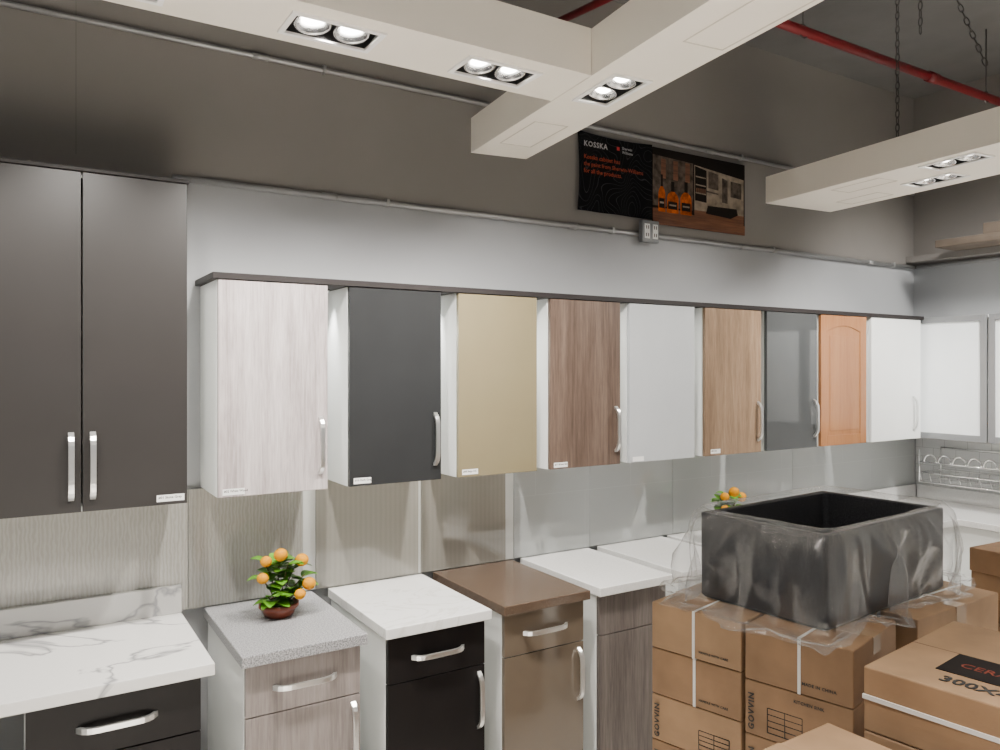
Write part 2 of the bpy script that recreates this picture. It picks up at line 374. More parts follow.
upper(-0.80,-0.16,M_charc,'tall hanging cabinet with two dark taupe doors at end of row',z0=1.358,z1=2.425,front=2.74,hz=0.145,
   splits=[(0.001,0.318,'R'),(0.322,0.639,'L')])
o=bx('cabinet_top_board',M_trim,None,0.56,4.93,UF-0.006,WY-0.001,2.1185,2.141,0.002); o['label']='long dark board running along tops of hanging cabinets'; o['category']='board'
o=bx('cabinet_top_board',M_trim,None,-0.81,0.48,2.734,WY-0.001,2.4255,2.438,0.002); o['label']='dark board on top of tall taupe cabinets'; o['category']='board'
for (x,p) in ((1.0125,20),(1.484,16),(1.95,24),(2.417,16),(2.913,14)):  # added lamps in small housings, to brighten the gaps and streak the backsplash
    e=thing('gap_fill_light','added puck light in gap between hanging cabinets','light',(x,2.93,2.1180),group='added lamps between cabinets')
    m=MB(); m.lathe([(0.020,0),(0.021,-0.003),(0.021,-0.007),(0.017,-0.009)],24); obj('housing',m.mesh('housing',M_alu,True),e)
    m=MB(); m.lathe([(0.015,-0.0092),(0.014,-0.0105),(0.003,-0.011)],20); obj('lens',m.mesh('lens',M_gapfill,True),e)
    L=bpy.data.lights.new('fill','SPOT'); L.energy=p; L.spot_size=math.radians(60); L.spot_blend=0.8; L.shadow_soft_size=0.015; L.color=(1,0.98,0.95)
    lo=bpy.data.objects.new('gap_fill_lamp',L); link(lo); lo.location=(x,2.92,2.098); lo.rotation_euler=(math.radians(10),0,0)

def glass_upper(y0,y1,label):
    e=thing('kitchen_cabinet',label,'cabinet',(4.935,y0,1.36),group='hanging display cabinets')
    w=y1-y0; D=WX-4.936; H=0.775; t=0.016
    b=MB(); b.box(0.022,D,0,t,0,H); b.box(0.022,D,w-t,w,0,H); b.box(0.022,D,t,w-t,0,t); b.box(0.022,D,t,w-t,H-t,H); b.box(D-0.01,D,t,w-t,t,H-t)
    b.box(0.05,D-0.01,t,w-t,H*0.34,H*0.34+t); b.box(0.05,D-0.01,t,w-t,H*0.67,H*0.67+t)
    obj('body',b.mesh('body',M_white),e,bevel=0.001)
    d=MB(); f=0.038
    d.box(0,0.02,0.001,f,0,H); d.box(0,0.02,w-f,w-0.001,0,H); d.box(0,0.02,f,w-f,0,f); d.box(0,0.02,f,w-f,H-f,H)
    dr=obj('door',d.mesh('door',M_galvW),e,bevel=0.0015,label='satin aluminium framed door')
    bx('glass_pane',M_frost,dr,0.006,0.011,f-0.004,w-f+0.004,f-0.004,H-f+0.004,0,label='frosted glass pane')
glass_upper(2.39,2.855,'white cabinet with frosted glass door next to corner')
glass_upper(1.88,2.38,'white cabinet with frosted glass door along side wall')
glass_upper(1.50,1.87,'white cabinet with frosted glass door at end of side wall')

# ---------------------------------------------------------------- base cabinets
def base(x0,x1,mat,topmat,label,toplabel,handles=(True,True),low='door',tx=(0.0,0.0),drawermat=None):
    FY=2.48
    e=thing('base_cabinet',label,'cabinet',(x0,FY,0),group='base display cabinets')
    w=x1-x0; D=WY-0.031-FY
    b=MB(); t=0.018
    b.box(0,t,0.021,D,0,0.8725); b.box(w-t,w,0.021,D,0,0.8725); b.box(t,w-t,0.021,D,0.10,0.118); b.box(t,w-t,0.021,D,0.85,0.8725)
    b.box(t,w-t,D-0.01,D,0.118,0.85); b.box(t,w-t,0.07,0.085,0,0.10)
    obj('body',b.mesh('body',M_white),e,bevel=0.001)
    dr=bx('drawer',drawermat or mat,e,0.002,w-0.002,0,0.02,0.706,0.866,0.0015)
    bx('drawer_box',M_white,dr,0.03,w-0.03,0.021,D-0.05,0.73,0.84,0)
    if handles[0]: handle(dr,w/2,-0.0005,0.786,False)
    if low=='door':
        d2=bx('door',mat,e,0.002,w-0.002,0,0.02,0.11,0.702,0.0015)
        if handles[1]: handle(d2,w-0.028,-0.0005,0.575)
    else:
        z=0.702
        for h in (0.29,0.296):
            d2=bx('drawer',mat,e,0.002,w-0.002,0,0.02,z-h,z,0.0015); handle(d2,w/2,-0.0005,z-h*0.4,False); z-=h+0.004
    tp=MB(); tp.box(x0-0.015+tx[0],x1+0.015+tx[1],2.455,WY-0.031,0.873,0.910)
    o=obj('worktop',tp.mesh('worktop',topmat),None,bevel=0.003); o['label']=toplabel; o['category']='countertop'
    return e
base(0.01,0.47,M_black,M_marble,'black base cabinet with drawers under marble worktop','white marble worktop with grey veins on black drawers',low='drawers',tx=(-0.75,0.02))
o=bx('base_side_panel',M_white,None,-0.12,-0.10,2.50,WY-0.032,0,0.8725,0.001); o['label']='white melamine support panel under marble worktop'; o['category']='panel'
base(0.60,0.985,M_lightwoodB,M_granite,'grey ash woodgrain base cabinet under speckled granite top','grey speckled granite worktop holding orange plant')
base(1.083,1.478,M_black,M_marble2,'black base cabinet under white quartz top','white quartz worktop on black base cabinet')
base(1.562,1.945,M_brownG,M_brownq,'glossy mocha base cabinet under brown quartz top','dark brown quartz worktop on mocha base cabinet')
base(2.025,2.40,M_greywood,M_whiteq,'grey elm woodgrain base cabinet under white quartz top','white quartz worktop on grey elm base cabinet',handles=(False,False))
base(2.49,2.90,M_whiteG,M_whiteq,'pale grey gloss base cabinet partly behind cartons','white quartz worktop behind wrapped sink')
base(2.97,3.38,M_tanwood,M_whiteq,'tan oak base cabinet hidden behind cartons','white quartz worktop carrying second orange plant')
base(3.45,3.86,M_greyG,M_granite,'slate gloss base cabinet hidden behind cartons','grey speckled worktop behind wrapped sink')
o=bx('worktop_upstand',M_marbleU,None,-0.75,0.505,WY-0.052,WY-0.0305,0.9105,1.010,0.002); o['label']='low marble upstand along back of marble worktop'; o['category']='countertop'
m=MB(); m.prism([(3.95,2.455),(4.735,2.455),(4.735,1.6),(WX-0.031,1.6),(WX-0.031,WY-0.031),(3.95,WY-0.031)],0.873,0.910)
o=obj('corner_worktop',m.mesh('corner_worktop',M_whiteq),bevel=0.003); o['label']='white quartz L-shaped corner worktop'; o['category']='countertop'
m=MB(); m.box(3.95,WX-0.055,WY-0.050,WY-0.0305,0.9105,1.0); m.box(WX-0.050,WX-0.0305,1.6,WY-0.0505,0.9105,1.0)
o=obj('worktop_upstand',m.mesh('worktop_upstand',M_whiteq),bevel=0.002); o['label']='low white quartz upstand around corner worktop'; o['category']='countertop'
e=thing('base_cabinet','white corner base cabinet under L-shaped worktop','cabinet',(3.97,2.48,0),group='base display cabinets')
b=MB(); b.box(0,0.018,0.021,0.56,0,0.8725); b.box(0.018,1.35,0.54,0.56,0.1,0.8725); b.box(0.018,0.79,0.021,0.54,0.1,0.118); b.box(0.79,1.35,0.0,0.018,0,0.8725)
obj('body',b.mesh('body',M_white),e); bx('door',M_white,e,0.002,0.40,0,0.02,0.11,0.866); bx('door',M_white,e,0.404,0.785,0,0.02,0.11,0.866)
e=thing('base_cabinet','white base cabinet along side wall under worktop','cabinet',(4.76,1.62,0),group='base display cabinets')
b=MB(); b.box(0.021,0.56,0,0.018,0,0.8725); b.box(0.021,0.56,0.82,0.838,0,0.8725); b.box(0.021,0.56,0.018,0.82,0.1,0.118); b.box(0.54,0.56,0.018,0.82,0.118,0.8725)
obj('body',b.mesh('body',M_white),e); bx('door',M_white,e,0,0.02,0.002,0.418,0.11,0.866); bx('door',M_white,e,0,0.02,0.422,0.856,0.11,0.866)

# ---------------------------------------------------------------- conduits / outlet
def conduit(z,x0,x1,label,r=0.011):
    e=thing('electrical_conduit',label,'pipe',(0,WY-0.016,z))
    m=MB(); m.tube([(x0,0,0),(x1,0,0)],r,12); obj('pipe',m.mesh('pipe',M_galv,True),e)
    x=x0+0.6
    while x<x1-0.1:
        c=MB(); c.tube([(x-0.03,0,0),(x+0.03,0,0)],r*1.25,12); obj('coupling',c.mesh('coupling',M_galv,True),e)
        c=MB(); c.box(x+0.25,x+0.265,-0.013,0.015,-0.013,0.018); obj('clamp',c.mesh('clamp',M_galv),e,bevel=0.002)
        x+=1.25
conduit(2.515,0.48,WX-0.03,'galvanised conduit along wall above hanging cabinets',0.012)
conduit(3.03,-2.3,WX-0.03,'galvanised conduit high on the taupe wall',0.010)
e=thing('electrical_conduit','galvanised conduit along the side wall','pipe',(WX-0.016,0,2.515))
m=MB(); m.tube([(0,1.0,0),(0,WY-0.035,0)],0.012,12); obj('pipe',m.mesh('pipe',M_galv,True),e)
e=thing('outlet_box','grey metal box with two duplex sockets on conduit','electrical outlet',(2.815,WY-0.03,2.528))
M_boxg=plain('grey_painted_steel',(0.20,0.21,0.22),0.4)
bx('box',M_boxg,e,-0.060,0.060,-0.03,0.0,-0.058,0.058,0.006)
for sx in (-0.028,0.028):
    sl=MB(); sl.box(sx-0.017,sx+0.017,-0.034,-0.030,-0.038,0.038,0)
    for zz in (-0.02,0.02):
        sl.box(sx-0.010,sx-0.004,-0.0345,-0.0338,zz-0.009,zz+0.009,1); sl.box(sx+0.004,sx+0.010,-0.0345,-0.0338,zz-0.009,zz+0.009,1)
    obj('socket',sl.mesh('socket',[M_paper,M_ink]),e,label='white duplex socket with dark slots')

# ---------------------------------------------------------------- banner
e=thing('banner','black printed banner with kitchen photo and white lettering','banner',(2.36,WY-0.014,2.59))
W=1.22; Hh=0.40
m=MB(); nx=40; nz=12; pts=[]
for j in range(nz+1):
    for i in range(nx+1):
        x=0.50*i/nx; z=Hh*j/nz
        edge=0.010*math.sin(math.pi*j/nz)*(1-min(1,x/0.08))
        sag=0.012*math.sin(math.pi*x/0.5)*(j/nz)
        y=-0.006-0.003*math.sin(x*30)*(1-j/nz)
        pts.append((x+edge,y,z-sag+0.01))
m.poly(pts,[(j*(nx+1)+i,j*(nx+1)+i+1,(j+1)*(nx+1)+i+1,(j+1)*(nx+1)+i) for j in range(nz) for i in range(nx)])
sh=obj('printed_sheet',m.mesh('printed_sheet',M_banner,True),e,label='black sheet with grey contour lines')
for (t,sz,x,z,mt) in [('KOSSKA',0.038,0.035,0.335,M_pwhite),('Kosska cabinet has',0.031,0.035,0.272,M_porange),('the paint from Sherwin-Williams',0.030,0.035,0.237,M_porange),('for all the products.',0.031,0.035,0.202,M_porange)]:
    obj('lettering',text_mesh(t,sz,mt,T(x,-0.0125,z)@FACE_Y,0.0002,bold=mt is M_pwhite,sp=1.12 if mt is M_pwhite else 1.0),sh)
obj('lettering',text_mesh('Sherwin\nWilliams',0.021,M_pwhite,T(0.285,-0.0125,0.350)@FACE_Y,0.0002),sh)
m=MB(); m.box(0.250,0.268,-0.0125,-0.012,0.342,0.360); obj('emblem',m.mesh('emblem',M_pred),sh)
ph=bx('printed_photo',M_pdark,e,0.50,W,-0.010,-0.004,-0.01,Hh,0.001,label='printed picture of amber bottles and a grey kitchen')
pr=MB()
pr.flat([(0.50,-0.01),(W,-0.01),(W,0.045),(0.84,0.06),(0.66,0.085),(0.50,0.075)],-0.0105,0)
pr.flat([(0.50,0.09),(0.80,0.09),(0.80,0.35),(0.50,0.36)],-0.0104,3)
pr.flat([(0.81,0.075),(W-0.01,0.065),(W-0.01,0.31),(0.81,0.345)],-0.0104,2)
for i in range(6): pr.flat([(0.515+0.045*i,0.24),(0.55+0.045*i,0.24),(0.55+0.045*i,0.345),(0.515+0.045*i,0.345)],-0.0107,0 if i%2 else 1)
pr.flat([(0.815,0.15),(0.905,0.145),(0.905,0.325),(0.815,0.34)],-0.0107,4)
for z in (0.19,0.235,0.28): pr.flat([(0.82,z),(0.90,z-0.003),(0.90,z+0.004),(0.82,z+0.007)],-0.0109,2)
for i in range(5): pr.flat([(0.825+0.016*i,0.195),(0.833+0.016*i,0.195),(0.833+0.016*i,0.22),(0.825+0.016*i,0.22)],-0.0109,0)
pr.flat([(0.92,0.23),(1.00,0.225),(1.00,0.315),(0.92,0.325)],-0.0107,3)
pr.flat([(1.03,0.13),(1.075,0.13),(1.075,0.29),(1.03,0.30)],-0.0107,1)
pr.flat([(1.10,0.20),(1.19,0.195),(1.19,0.285),(1.10,0.29)],-0.0107,3)
pr.flat([(0.81,0.055),(W-0.01,0.045),(W-0.01,0.10),(0.81,0.095)],-0.0107,0)
pr.flat([(0.90,0.085),(1.10,0.075),(1.16,0.10),(1.15,0.135),(0.92,0.145)],-0.0110,4)
pr.flat([(0.90,0.145),(0.98,0.165),(1.15,0.152),(1.15,0.135),(0.92,0.130)],-0.0112,2)
pr.flat([(0.90,0.205),(1.0,0.20),(1.0,0.208),(0.90,0.214)],-0.0112,1)
obj('picture',pr.mesh('picture',[M_pwood,M_pgrey,M_pcream,M_pgrey,M_pdark]),ph)
pb=MB()
for (x,w,h) in [(0.565,0.050,0.20),(0.645,0.085,0.17),(0.745,0.085,0.18)]:
    z0=0.06
    pb.flat([(x-w/2,z0),(x+w/2,z0),(x+w/2,z0+h*0.50),(x+w*0.38,z0+h*0.60),(x+w*0.16,z0+h*0.68),(x-w*0.16,z0+h*0.68),(x-w*0.38,z0+h*0.60),(x-w/2,z0+h*0.50)],-0.0115,0)
    pb.flat([(x-w*0.14,z0+h*0.68),(x+w*0.14,z0+h*0.68),(x+w*0.14,z0+h),(x-w*0.14,z0+h)],-0.0115,1)
    pb.flat([(x-w*0.40,z0+0.02),(x+w*0.40,z0+0.02),(x+w*0.40,z0+h*0.36),(x-w*0.40,z0+h*0.36)],-0.0118,1)
    pb.flat([(x-w*0.30,z0+h*0.22),(x+w*0.30,z0+h*0.22),(x+w*0.30,z0+h*0.27),(x-w*0.30,z0+h*0.27)],-0.0121,2)
obj('picture',pb.mesh('picture',[M_pamber,M_pdark,M_pcream]),ph)

# ---------------------------------------------------------------- ceiling beams
BZ=2.71; BT=0.145
d6=math.radians(6.5); ux,uy=-math.sin(d6),-math.cos(d6)
def along(p,t): return (p[0]+ux*t,p[1]+uy*t)
def beam(poly,label,lamps,panels):
    m=MB(); m.prism(poly,BZ,BZ+BT); me=m.mesh('body',M_cream)
    b=bpy.data.objects.new('body',me); link(b)
    cut=[]
    for (cx,cy,rz,*_) in lamps:
        cm=MB(); cm.box(-0.115,0.115,-0.058,0.058,-0.02,0.075); c=bpy.data.objects.new('c',cm.mesh('c',M_cream)); link(c)
        c.location=(cx,cy,BZ); c.rotation_euler=(0,0,rz); cut.append(c)
        md=b.modifiers.new('b','BOOLEAN'); md.operation='DIFFERENCE'; md.object=c; md.solver='EXACT'
    bpy.context.view_layer.update()
    me2=bpy.data.meshes.new_from_object(b.evaluated_get(bpy.context.evaluated_depsgraph_get()))
    bpy.data.objects.remove(b)
    for c in cut: bpy.data.objects.remove(c)
    ox,oy=poly[0]
    me2.transform(T(-ox,-oy,-BZ))
    e=thing('ceiling_beam',label,'ceiling light beam',(ox,oy,BZ))
    obj('body',me2,e,bevel=0)
    for (cx,cy,rz,L,Wd) in panels:
        p=MB(); R=T(cx-ox,cy-oy,0)@Matrix.Rotation(rz,4,'Z'); t=0.004
        p.box(-L/2,L/2,-Wd/2,-Wd/2+t,-0.0015,0.001,0,R); p.box(-L/2,L/2,Wd/2-t,Wd/2,-0.0015,0.001,0,R)
        p.box(-L/2,-L/2+t,-Wd/2,Wd/2,-0.0015,0.001,0,R); p.box(L/2-t,L/2,-Wd/2,Wd/2,-0.0015,0.001,0,R)
        obj('access_panel',p.mesh('access_panel',M_cream2),e,label='routed outline of a blank panel')
    return e
def downlight(cx,cy,rz,power,target=None,on=(1,1)):
    e=thing('recessed_downlight','recessed black twin spotlight with white trim in ceiling beam','spotlight',(cx,cy,BZ),rz,group='twin recessed spotlights')
    f=MB(); a,bb=0.128,0.071; t=0.014
    f.box(-a,a,-bb,-bb+t,-0.006,-0.0003); f.box(-a,a,bb-t,bb,-0.006,-0.0003); f.box(-a,-a+t,-bb+t,bb-t,-0.006,-0.0003); f.box(a-t,a,-bb+t,bb-t,-0.006,-0.0003)
    obj('trim_frame',f.mesh('trim_frame',M_frame),e,label='white enamelled trim frame')
    h=MB(); a,bb=0.113,0.056
    h.box(-a,a,-bb,-bb+0.002,-0.0003,0.07); h.box(-a,a,bb-0.002,bb,-0.0003,0.07); h.box(-a,-a+0.002,-bb,bb,-0.0003,0.07); h.box(a-0.002,a,-bb,bb,-0.0003,0.07); h.box(-a,a,-bb,bb,0.07,0.073)
    obj('housing',h.mesh('housing',M_bk),e,label='black metal housing')
    for k,sx in enumerate((-0.054,0.054)):
        R=T(sx,0,0.012)@Matrix.Rotation(math.radians(-10),4,'X')
        l=MB(); l.lathe([(0.047,0.0),(0.050,-0.005),(0.046,-0.007),(0.042,-0.003),(0.038,0.010),(0.024,0.028),(0.012,0.034)],28,0,R,caps=False)
        lo=obj('lamp',l.mesh('lamp',M_alu,True),e,label='round silver reflector lamp')
        l=MB(); l.lathe([(0.001,0.004),(0.020,0.004),(0.026,0.009),(0.024,0.020),(0.001,0.026)],24,0,R,caps=False)
        obj('bulb',l.mesh('bulb',M_bulb if on[k] else M_bulbdim,True),lo)
    if power>0:
        L=bpy.data.lights.new('spot','SPOT'); L.energy=power; L.spot_size=math.radians(98); L.spot_blend=0.8; L.shadow_soft_size=0.035; L.color=(1,0.95,0.88)
        lo=bpy.data.objects.new('spot_light',L); link(lo); lo.location=(cx,cy,BZ-0.012)
        tgt=Vector(target or (cx,cy+0.8,1.2)); dv=tgt-Vector(lo.location); lo.rotation_euler=dv.to_track_quat('-Z','Y').to_euler()
L0=(1.60,2.80); R0=(1.85,2.76)
Bnear_l=along(L0,4.2); Bnear_r=along(R0,4.2)
rzB=math.atan2(uy,ux)
lam_B=[(1.625,1.93,rzB),(1.45,0.2,rzB),(1.52,0.85,rzB)]
beam([L0,Bnear_l,Bnear_r,R0],'long cream beam crossing towards the wall, with twin spotlights',lam_B,
     [(1.60,1.36,rzB,0.34,0.14),(1.68,2.46,rzB,0.30,0.14)])
xl=lambda y: L0[0]+(y-L0[1])*math.tan(d6)
lam_A=[(0.71,1.99,0),(1.225,1.995,0),(0.17,1.99,0),(-0.4,1.99,0)]
beam([(-2.3,1.865),(xl(1.865)-0.002,1.865),(xl(2.115)-0.002,2.115),(-2.3,2.115)],'long cream beam parallel to the wall, with twin spotlights',lam_A,[])
C0=(3.46,2.81); C1=(3.97,2.77)
lam_C=[(3.455,1.80,rzB),(3.71,2.03,rzB),(3.35,1.0,rzB)]
beam([C0,along(C0,4),along(C1,4),C1],'wide cream beam hung on chains, with pairs of spotlights',lam_C,[(3.53,2.28,rzB,0.28,0.13),(3.80,2.45,rzB,0.26,0.12)])
for i,(cx,cy,rz) in enumerate(lam_A): downlight(cx,cy,rz,135 if i<2 else 90,(cx+0.05,2.75,1.45))
downlight(lam_B[0][0],lam_B[0][1],rzB,140,(1.95,2.78,1.45)); downlight(1.52,0.85,rzB,35,(1.6,1.2,0.9)); downlight(1.45,0.2,rzB,30,(1.2,-0.2,0.0))
downlight(3.455,1.80,rzB,120,(3.0,2.75,1.4),on=(1,0)); downlight(3.71,2.03,rzB,125,(4.1,2.75,1.45)); downlight(3.35,1.0,rzB,60,(3.4,1.2,0.0))

# chains
def chain(p0,p1,label):
    e=thing('chain',label,'chain',p1); m=MB(); a=Vector(p0)-Vector(p1); L=a.length; n=int(L/0.034); q=a.to_track_quat('Z','X').to_matrix().to_4x4()
    for k in range(n):
        R=q@T(0,0,L*(k+0.5)/n)@Matrix.Rotation((k%2)*math.pi/2,4,'Z')
        path=[(0.0085*math.cos(t),0,0.021*math.sin(t)) for t in [2*math.pi*i/12 for i in range(12)]]
        m.tube(path,0.0026,6,closed=True,M=R,flat=(0,1,0))
    obj('links',m.mesh('links',M_chain,True),e)
chain((3.62,2.16,CZ),(3.62,2.16,BZ+BT+0.003),'steel chain holding wide cream beam from ceiling')
chain((3.50,1.92,CZ),(3.55,1.72,3.12),'slanting steel chain hanging from ceiling')
chain((3.50,1.98,CZ),(3.50,1.98,3.34),'loose short steel chain end hanging from ceiling')
chain((1.66,1.5,CZ),(1.66,1.5,BZ+BT+0.003),'steel chain holding crossing beam from ceiling')
# pipe
e=thing('sprinkler_pipe','red sprinkler pipe running below the ceiling','pipe',(0,2.23,3.33))
m=MB(); m.tube([(1.2,0,0),(WX-0.01,0,0)],0.022,16); obj('pipe',m.mesh('pipe',M_red,True),e)
for x in (2.1,4.05):
    m=MB(); m.tube([(x-0.04,0,0),(x+0.04,0,0)],0.027,16); obj('coupling',m.mesh('coupling',M_red,True),e)
m=MB(); m.tube([(2.1,0.02,0.01),(2.1,0.72,0.08)],0.017,12); obj('branch_pipe',m.mesh('branch_pipe',M_red,True),e)
for x in (3.0,4.6):
    m=MB(); m.tube([(x,0,0.02),(x,0,CZ-3.33)],0.004,8); m.tube([(x+0.03*math.cos(t),0.0,0.03*math.sin(t)) for t in [2*math.pi*i/14 for i in range(14)]],0.004,6,closed=True,M=None,flat=(0,1,0))
    obj('hanger_rod',m.mesh('hanger_rod',M_chain,True),e,label='threaded steel hanger rod')

# ---------------------------------------------------------------- potted orange plants
def leaf(m,p,d,L,w):
    d=Vector(d).normalized(); side=d.cross(Vector((0,0,1))).normalized(); up=side.cross(d)
    pts=[];n=7
    for i in range(n+1):
        t=i/n; c=Vector(p)+d*L*t-Vector((0,0,1))*L*0.30*t*t; ww=w*(math.sin(math.pi*min(1,t*0.93+0.05))**0.75)
        pts+= [c-side*ww+up*ww*0.3,c,c+side*ww+up*ww*0.3]
    m.poly(pts,[(3*i+a,3*i+a+1,3*i+a+4,3*i+a+3) for i in range(n) for a in (0,1)])
def plant(loc,label,s=1.0,seed=1):
    rnd=random.Random(seed)
    e=thing('potted_orange_plant',label,'plant',loc,group='small orange plants')
    m=MB(); m.lathe([(0.036*s,0),(0.046*s,0.005*s),(0.058*s,0.026*s),(0.066*s,0.034*s),(0.066*s,0.046*s),(0.057*s,0.046*s),(0.050*s,0.036*s)],28)
    obj('pot',m.mesh('pot',M_pot,True),e,label='low round terracotta pot')
    m=MB(); m.lathe([(0.053*s,0.036*s),(0.045*s,0.048*s),(0.02*s,0.054*s)],16); obj('moss',m.mesh('moss',M_soil,True),e)
    st=MB(); lf=MB(); fr=[]
    tips=[(0.085,-0.03,0.110),(-0.055,-0.02,0.200),(0.020,-0.045,0.185),(0.070,0.0,0.185),(-0.070,-0.035,0.150),(0.0,0.02,0.19),(-0.01,-0.03,0.218),(0.048,-0.05,0.085),(-0.050,-0.05,0.085),(0.085,-0.01,0.13)]
    for i,(x,y,z) in enumerate(tips):
        x,y,z=x*s,y*s,z*s; p0=Vector((x*0.1,y*0.1,0.045*s)); p1=Vector((x*0.5,y*0.5,z*0.65)); p2=Vector((x,y,z))
        st.tube([p0,p1,p2],0.0022*s,6)
        if i not in (2,5,8,9): fr.append(p2)
        for k in range(7):
            t=rnd.uniform(0.4,0.95); p=p1.lerp(p2,t*2-1) if t>0.5 else p0.lerp(p1,t*2)
            a=rnd.uniform(0,6.28); leaf(lf,p,(math.cos(a),math.sin(a),rnd.uniform(0.1,0.9)),rnd.uniform(0.050,0.068)*s,rnd.uniform(0.021,0.028)*s)
    obj('stem',st.mesh('stem',M_stem,True),e); obj('foliage',lf.mesh('foliage',M_leaf,True),e,label='glossy green leaves')
    for i,p in enumerate(fr):
        m=MB(); r=(0.019 if i%2 else 0.0225)*s; prof=[(max(0.001,r*math.sin(math.pi*k/10)),-r*0.93*math.cos(math.pi*k/10)) for k in range(11)]
        m.lathe(prof,18,0,T(*(p+Vector((0,-0.028*s,0))))); obj('orange',m.mesh('orange',M_orange,True),e,label='small round orange fruit')
plant((0.797,2.80,0.9105),'small orange plant in terracotta pot on grey granite worktop',1.08,3)
plant((3.13,2.80,0.9105),'small orange plant behind plastic-wrapped sink',1.20,8)

# ---------------------------------------------------------------- wire dish rack
e=thing('dish_rack','chrome wire dish rack mounted on subway tile above corner worktop','dish rack',(WX-0.166,2.62,1.04))
m=MB(); Lr=0.50
for z in (0.02,0.08):
    m.tube([(-0.13,-Lr/2,z),(-0.13,Lr/2,z),(0.13,Lr/2,z),(0.13,-Lr/2,z)],0.0045,6,closed=True)
for y in (-Lr/2,Lr/2):
    for x in (-0.13,0.13): m.tube([(x,y,0.02),(x,y,0.23)],0.005,6)
m.tube([(-0.13,-Lr/2,0.15),(-0.13,Lr/2,0.15)],0.0045,6)
m.tube([(0.13,-Lr/2,0.23),(0.13,Lr/2,0.23)],0.0045,6)
for k in range(9):
    y=-Lr/2+Lr*k/8; m.tube([(-0.13,y,0.08),(-0.10,y,0.02),(0.10,y,0.02),(0.13,y,0.08)],0.0022,6)
obj('frame',m.mesh('frame',M_chrome,True),e)
m=MB()
for k in range(5):
    y=-Lr/2+0.06+0.092*k
    m.tube([(-0.132,y+0.040*math.cos(t),0.152+0.050*math.sin(t)) for t in [math.pi*i/14 for i in range(15)]],0.0050,6,flat=(1,0,0))
obj('plate_holder',m.mesh('plate_holder',M_chrome,True),e,label='row of bent wire loops')

# ---------------------------------------------------------------- cartons
RT=Matrix(((0,0,-1,0),(-1,0,0,0),(0,1,0,0),(0,0,0,1)))
cseed=[0]
def carton(corner,rz,wx,wy,z0,h,label,text=None,strap=0,mat=None,group='stacked cardboard cartons',seamdir='y',tab=None,tape=True):
    mat=mat or M_card
    cseed[0]+=1; rnd=random.Random(cseed[0])
    e=thing('cardboard_box',label,'box',(corner[0],corner[1],z0),rz,group=group)
    g=0.001
    bm=bmesh.new(); bmesh.ops.create_cube(bm,size=1); bmesh.ops.subdivide_edges(bm,edges=bm.edges[:],cuts=5,use_grid_fill=True)
    bul=0.003
    for v in bm.verts:
        x,y,z=v.co.x+0.5,v.co.y+0.5,v.co.z+0.5
        dx=dy=0
        if abs(v.co.x)>0.499: dx=(-bul+bul*math.sin(math.pi*y)*math.sin(math.pi*z))*(1 if v.co.x>0 else -1)
        if abs(v.co.y)>0.499: dy=(-bul+bul*math.sin(math.pi*x)*math.sin(math.pi*z))*(1 if v.co.y>0 else -1)
        v.co=Vector((x*wx+dx,y*wy+dy,g+z*(h-2*g)))
    me=bpy.data.meshes.new('body'); bm.to_mesh(me); bm.free(); me.materials.append(mat)
    obj('body',me,e,bevel=0.003)
    s=MB()
    if seamdir=='y': s.box(wx/2-0.001,wx/2+0.001,0.003,wy-0.003,h-g-0.0005,h-g+0.0003)
    else: s.box(0.003,wx-0.003,wy/2-0.001,wy/2+0.001,h-g-0.0005,h-g+0.0003)
    obj('seam',s.mesh('seam',M_cardD),e)
    if tape:
        s=MB()
        if seamdir=='y': s.box(wx/2-0.025,wx/2+0.025,0.002,wy-0.002,h-g-0.001,h-0.0005); s.box(wx/2-0.025,wx/2+0.025,0.0006,0.004,h-0.06,h-g)
        else: s.box(0.002,wx-0.002,wy/2-0.025,wy/2+0.025,h-g-0.001,h-0.0005); s.box(0.0006,0.004,wy/2-0.025,wy/2+0.025,h-0.05,h-g)
        obj('tape',s.mesh('tape',M_tape),e)
    for k in range(strap):
        y=wy*(0.5 if strap==1 else (0.2+0.6*k/(strap-1)))+rnd.uniform(-0.01,0.01); w=0.0038
        s=MB(); s.box(-0.0012,0.0,y-w,y+w,0.001,h-0.0002); s.box(wx,wx+0.0012,y-w,y+w,0.001,h-0.0002); s.box(-0.0012,wx+0.0012,y-w,y+w,h-g,h-0.0001)
        obj('strap',s.mesh('strap',M_strap),e,label='white plastic packing strap')
    if text:
        for (t,sz,yy,zz,vert) in text:
            M=T(-0.0006,yy,zz)@RT@(Matrix.Rotation(math.pi/2,4,'Z') if vert else Matrix.Identity(4))
            obj('lettering',text_mesh(t,sz,M_ink,M,0.0004,bold=True,sp=1.22 if vert else 1.1),e)
    if tab:
        yy,zz,w_,h_=tab; s=MB(); t=0.0012
        for q in range(3): s.box(-0.0008,0.002,yy-w_*q/2-(t if q else 0),yy-w_*q/2+(0 if q else t),zz,zz+h_)
        for q in range(5): s.box(-0.0008,0.002,yy-w_,yy,zz+h_*q/4,zz+h_*q/4+t)
        obj('printed_table',s.mesh('printed_table',M_ink),e)
    return e
a14=math.radians(14); ST=1.17
fdir=(-math.sin(a14),math.cos(a14)); K0=(1.600,1.055)
K1=(K0[0]+fdir[0]*0.272,K0[1]+fdir[1]*0.272)
lab='brown cardboard carton with white strap in stack under sink'
z=ST; k=0
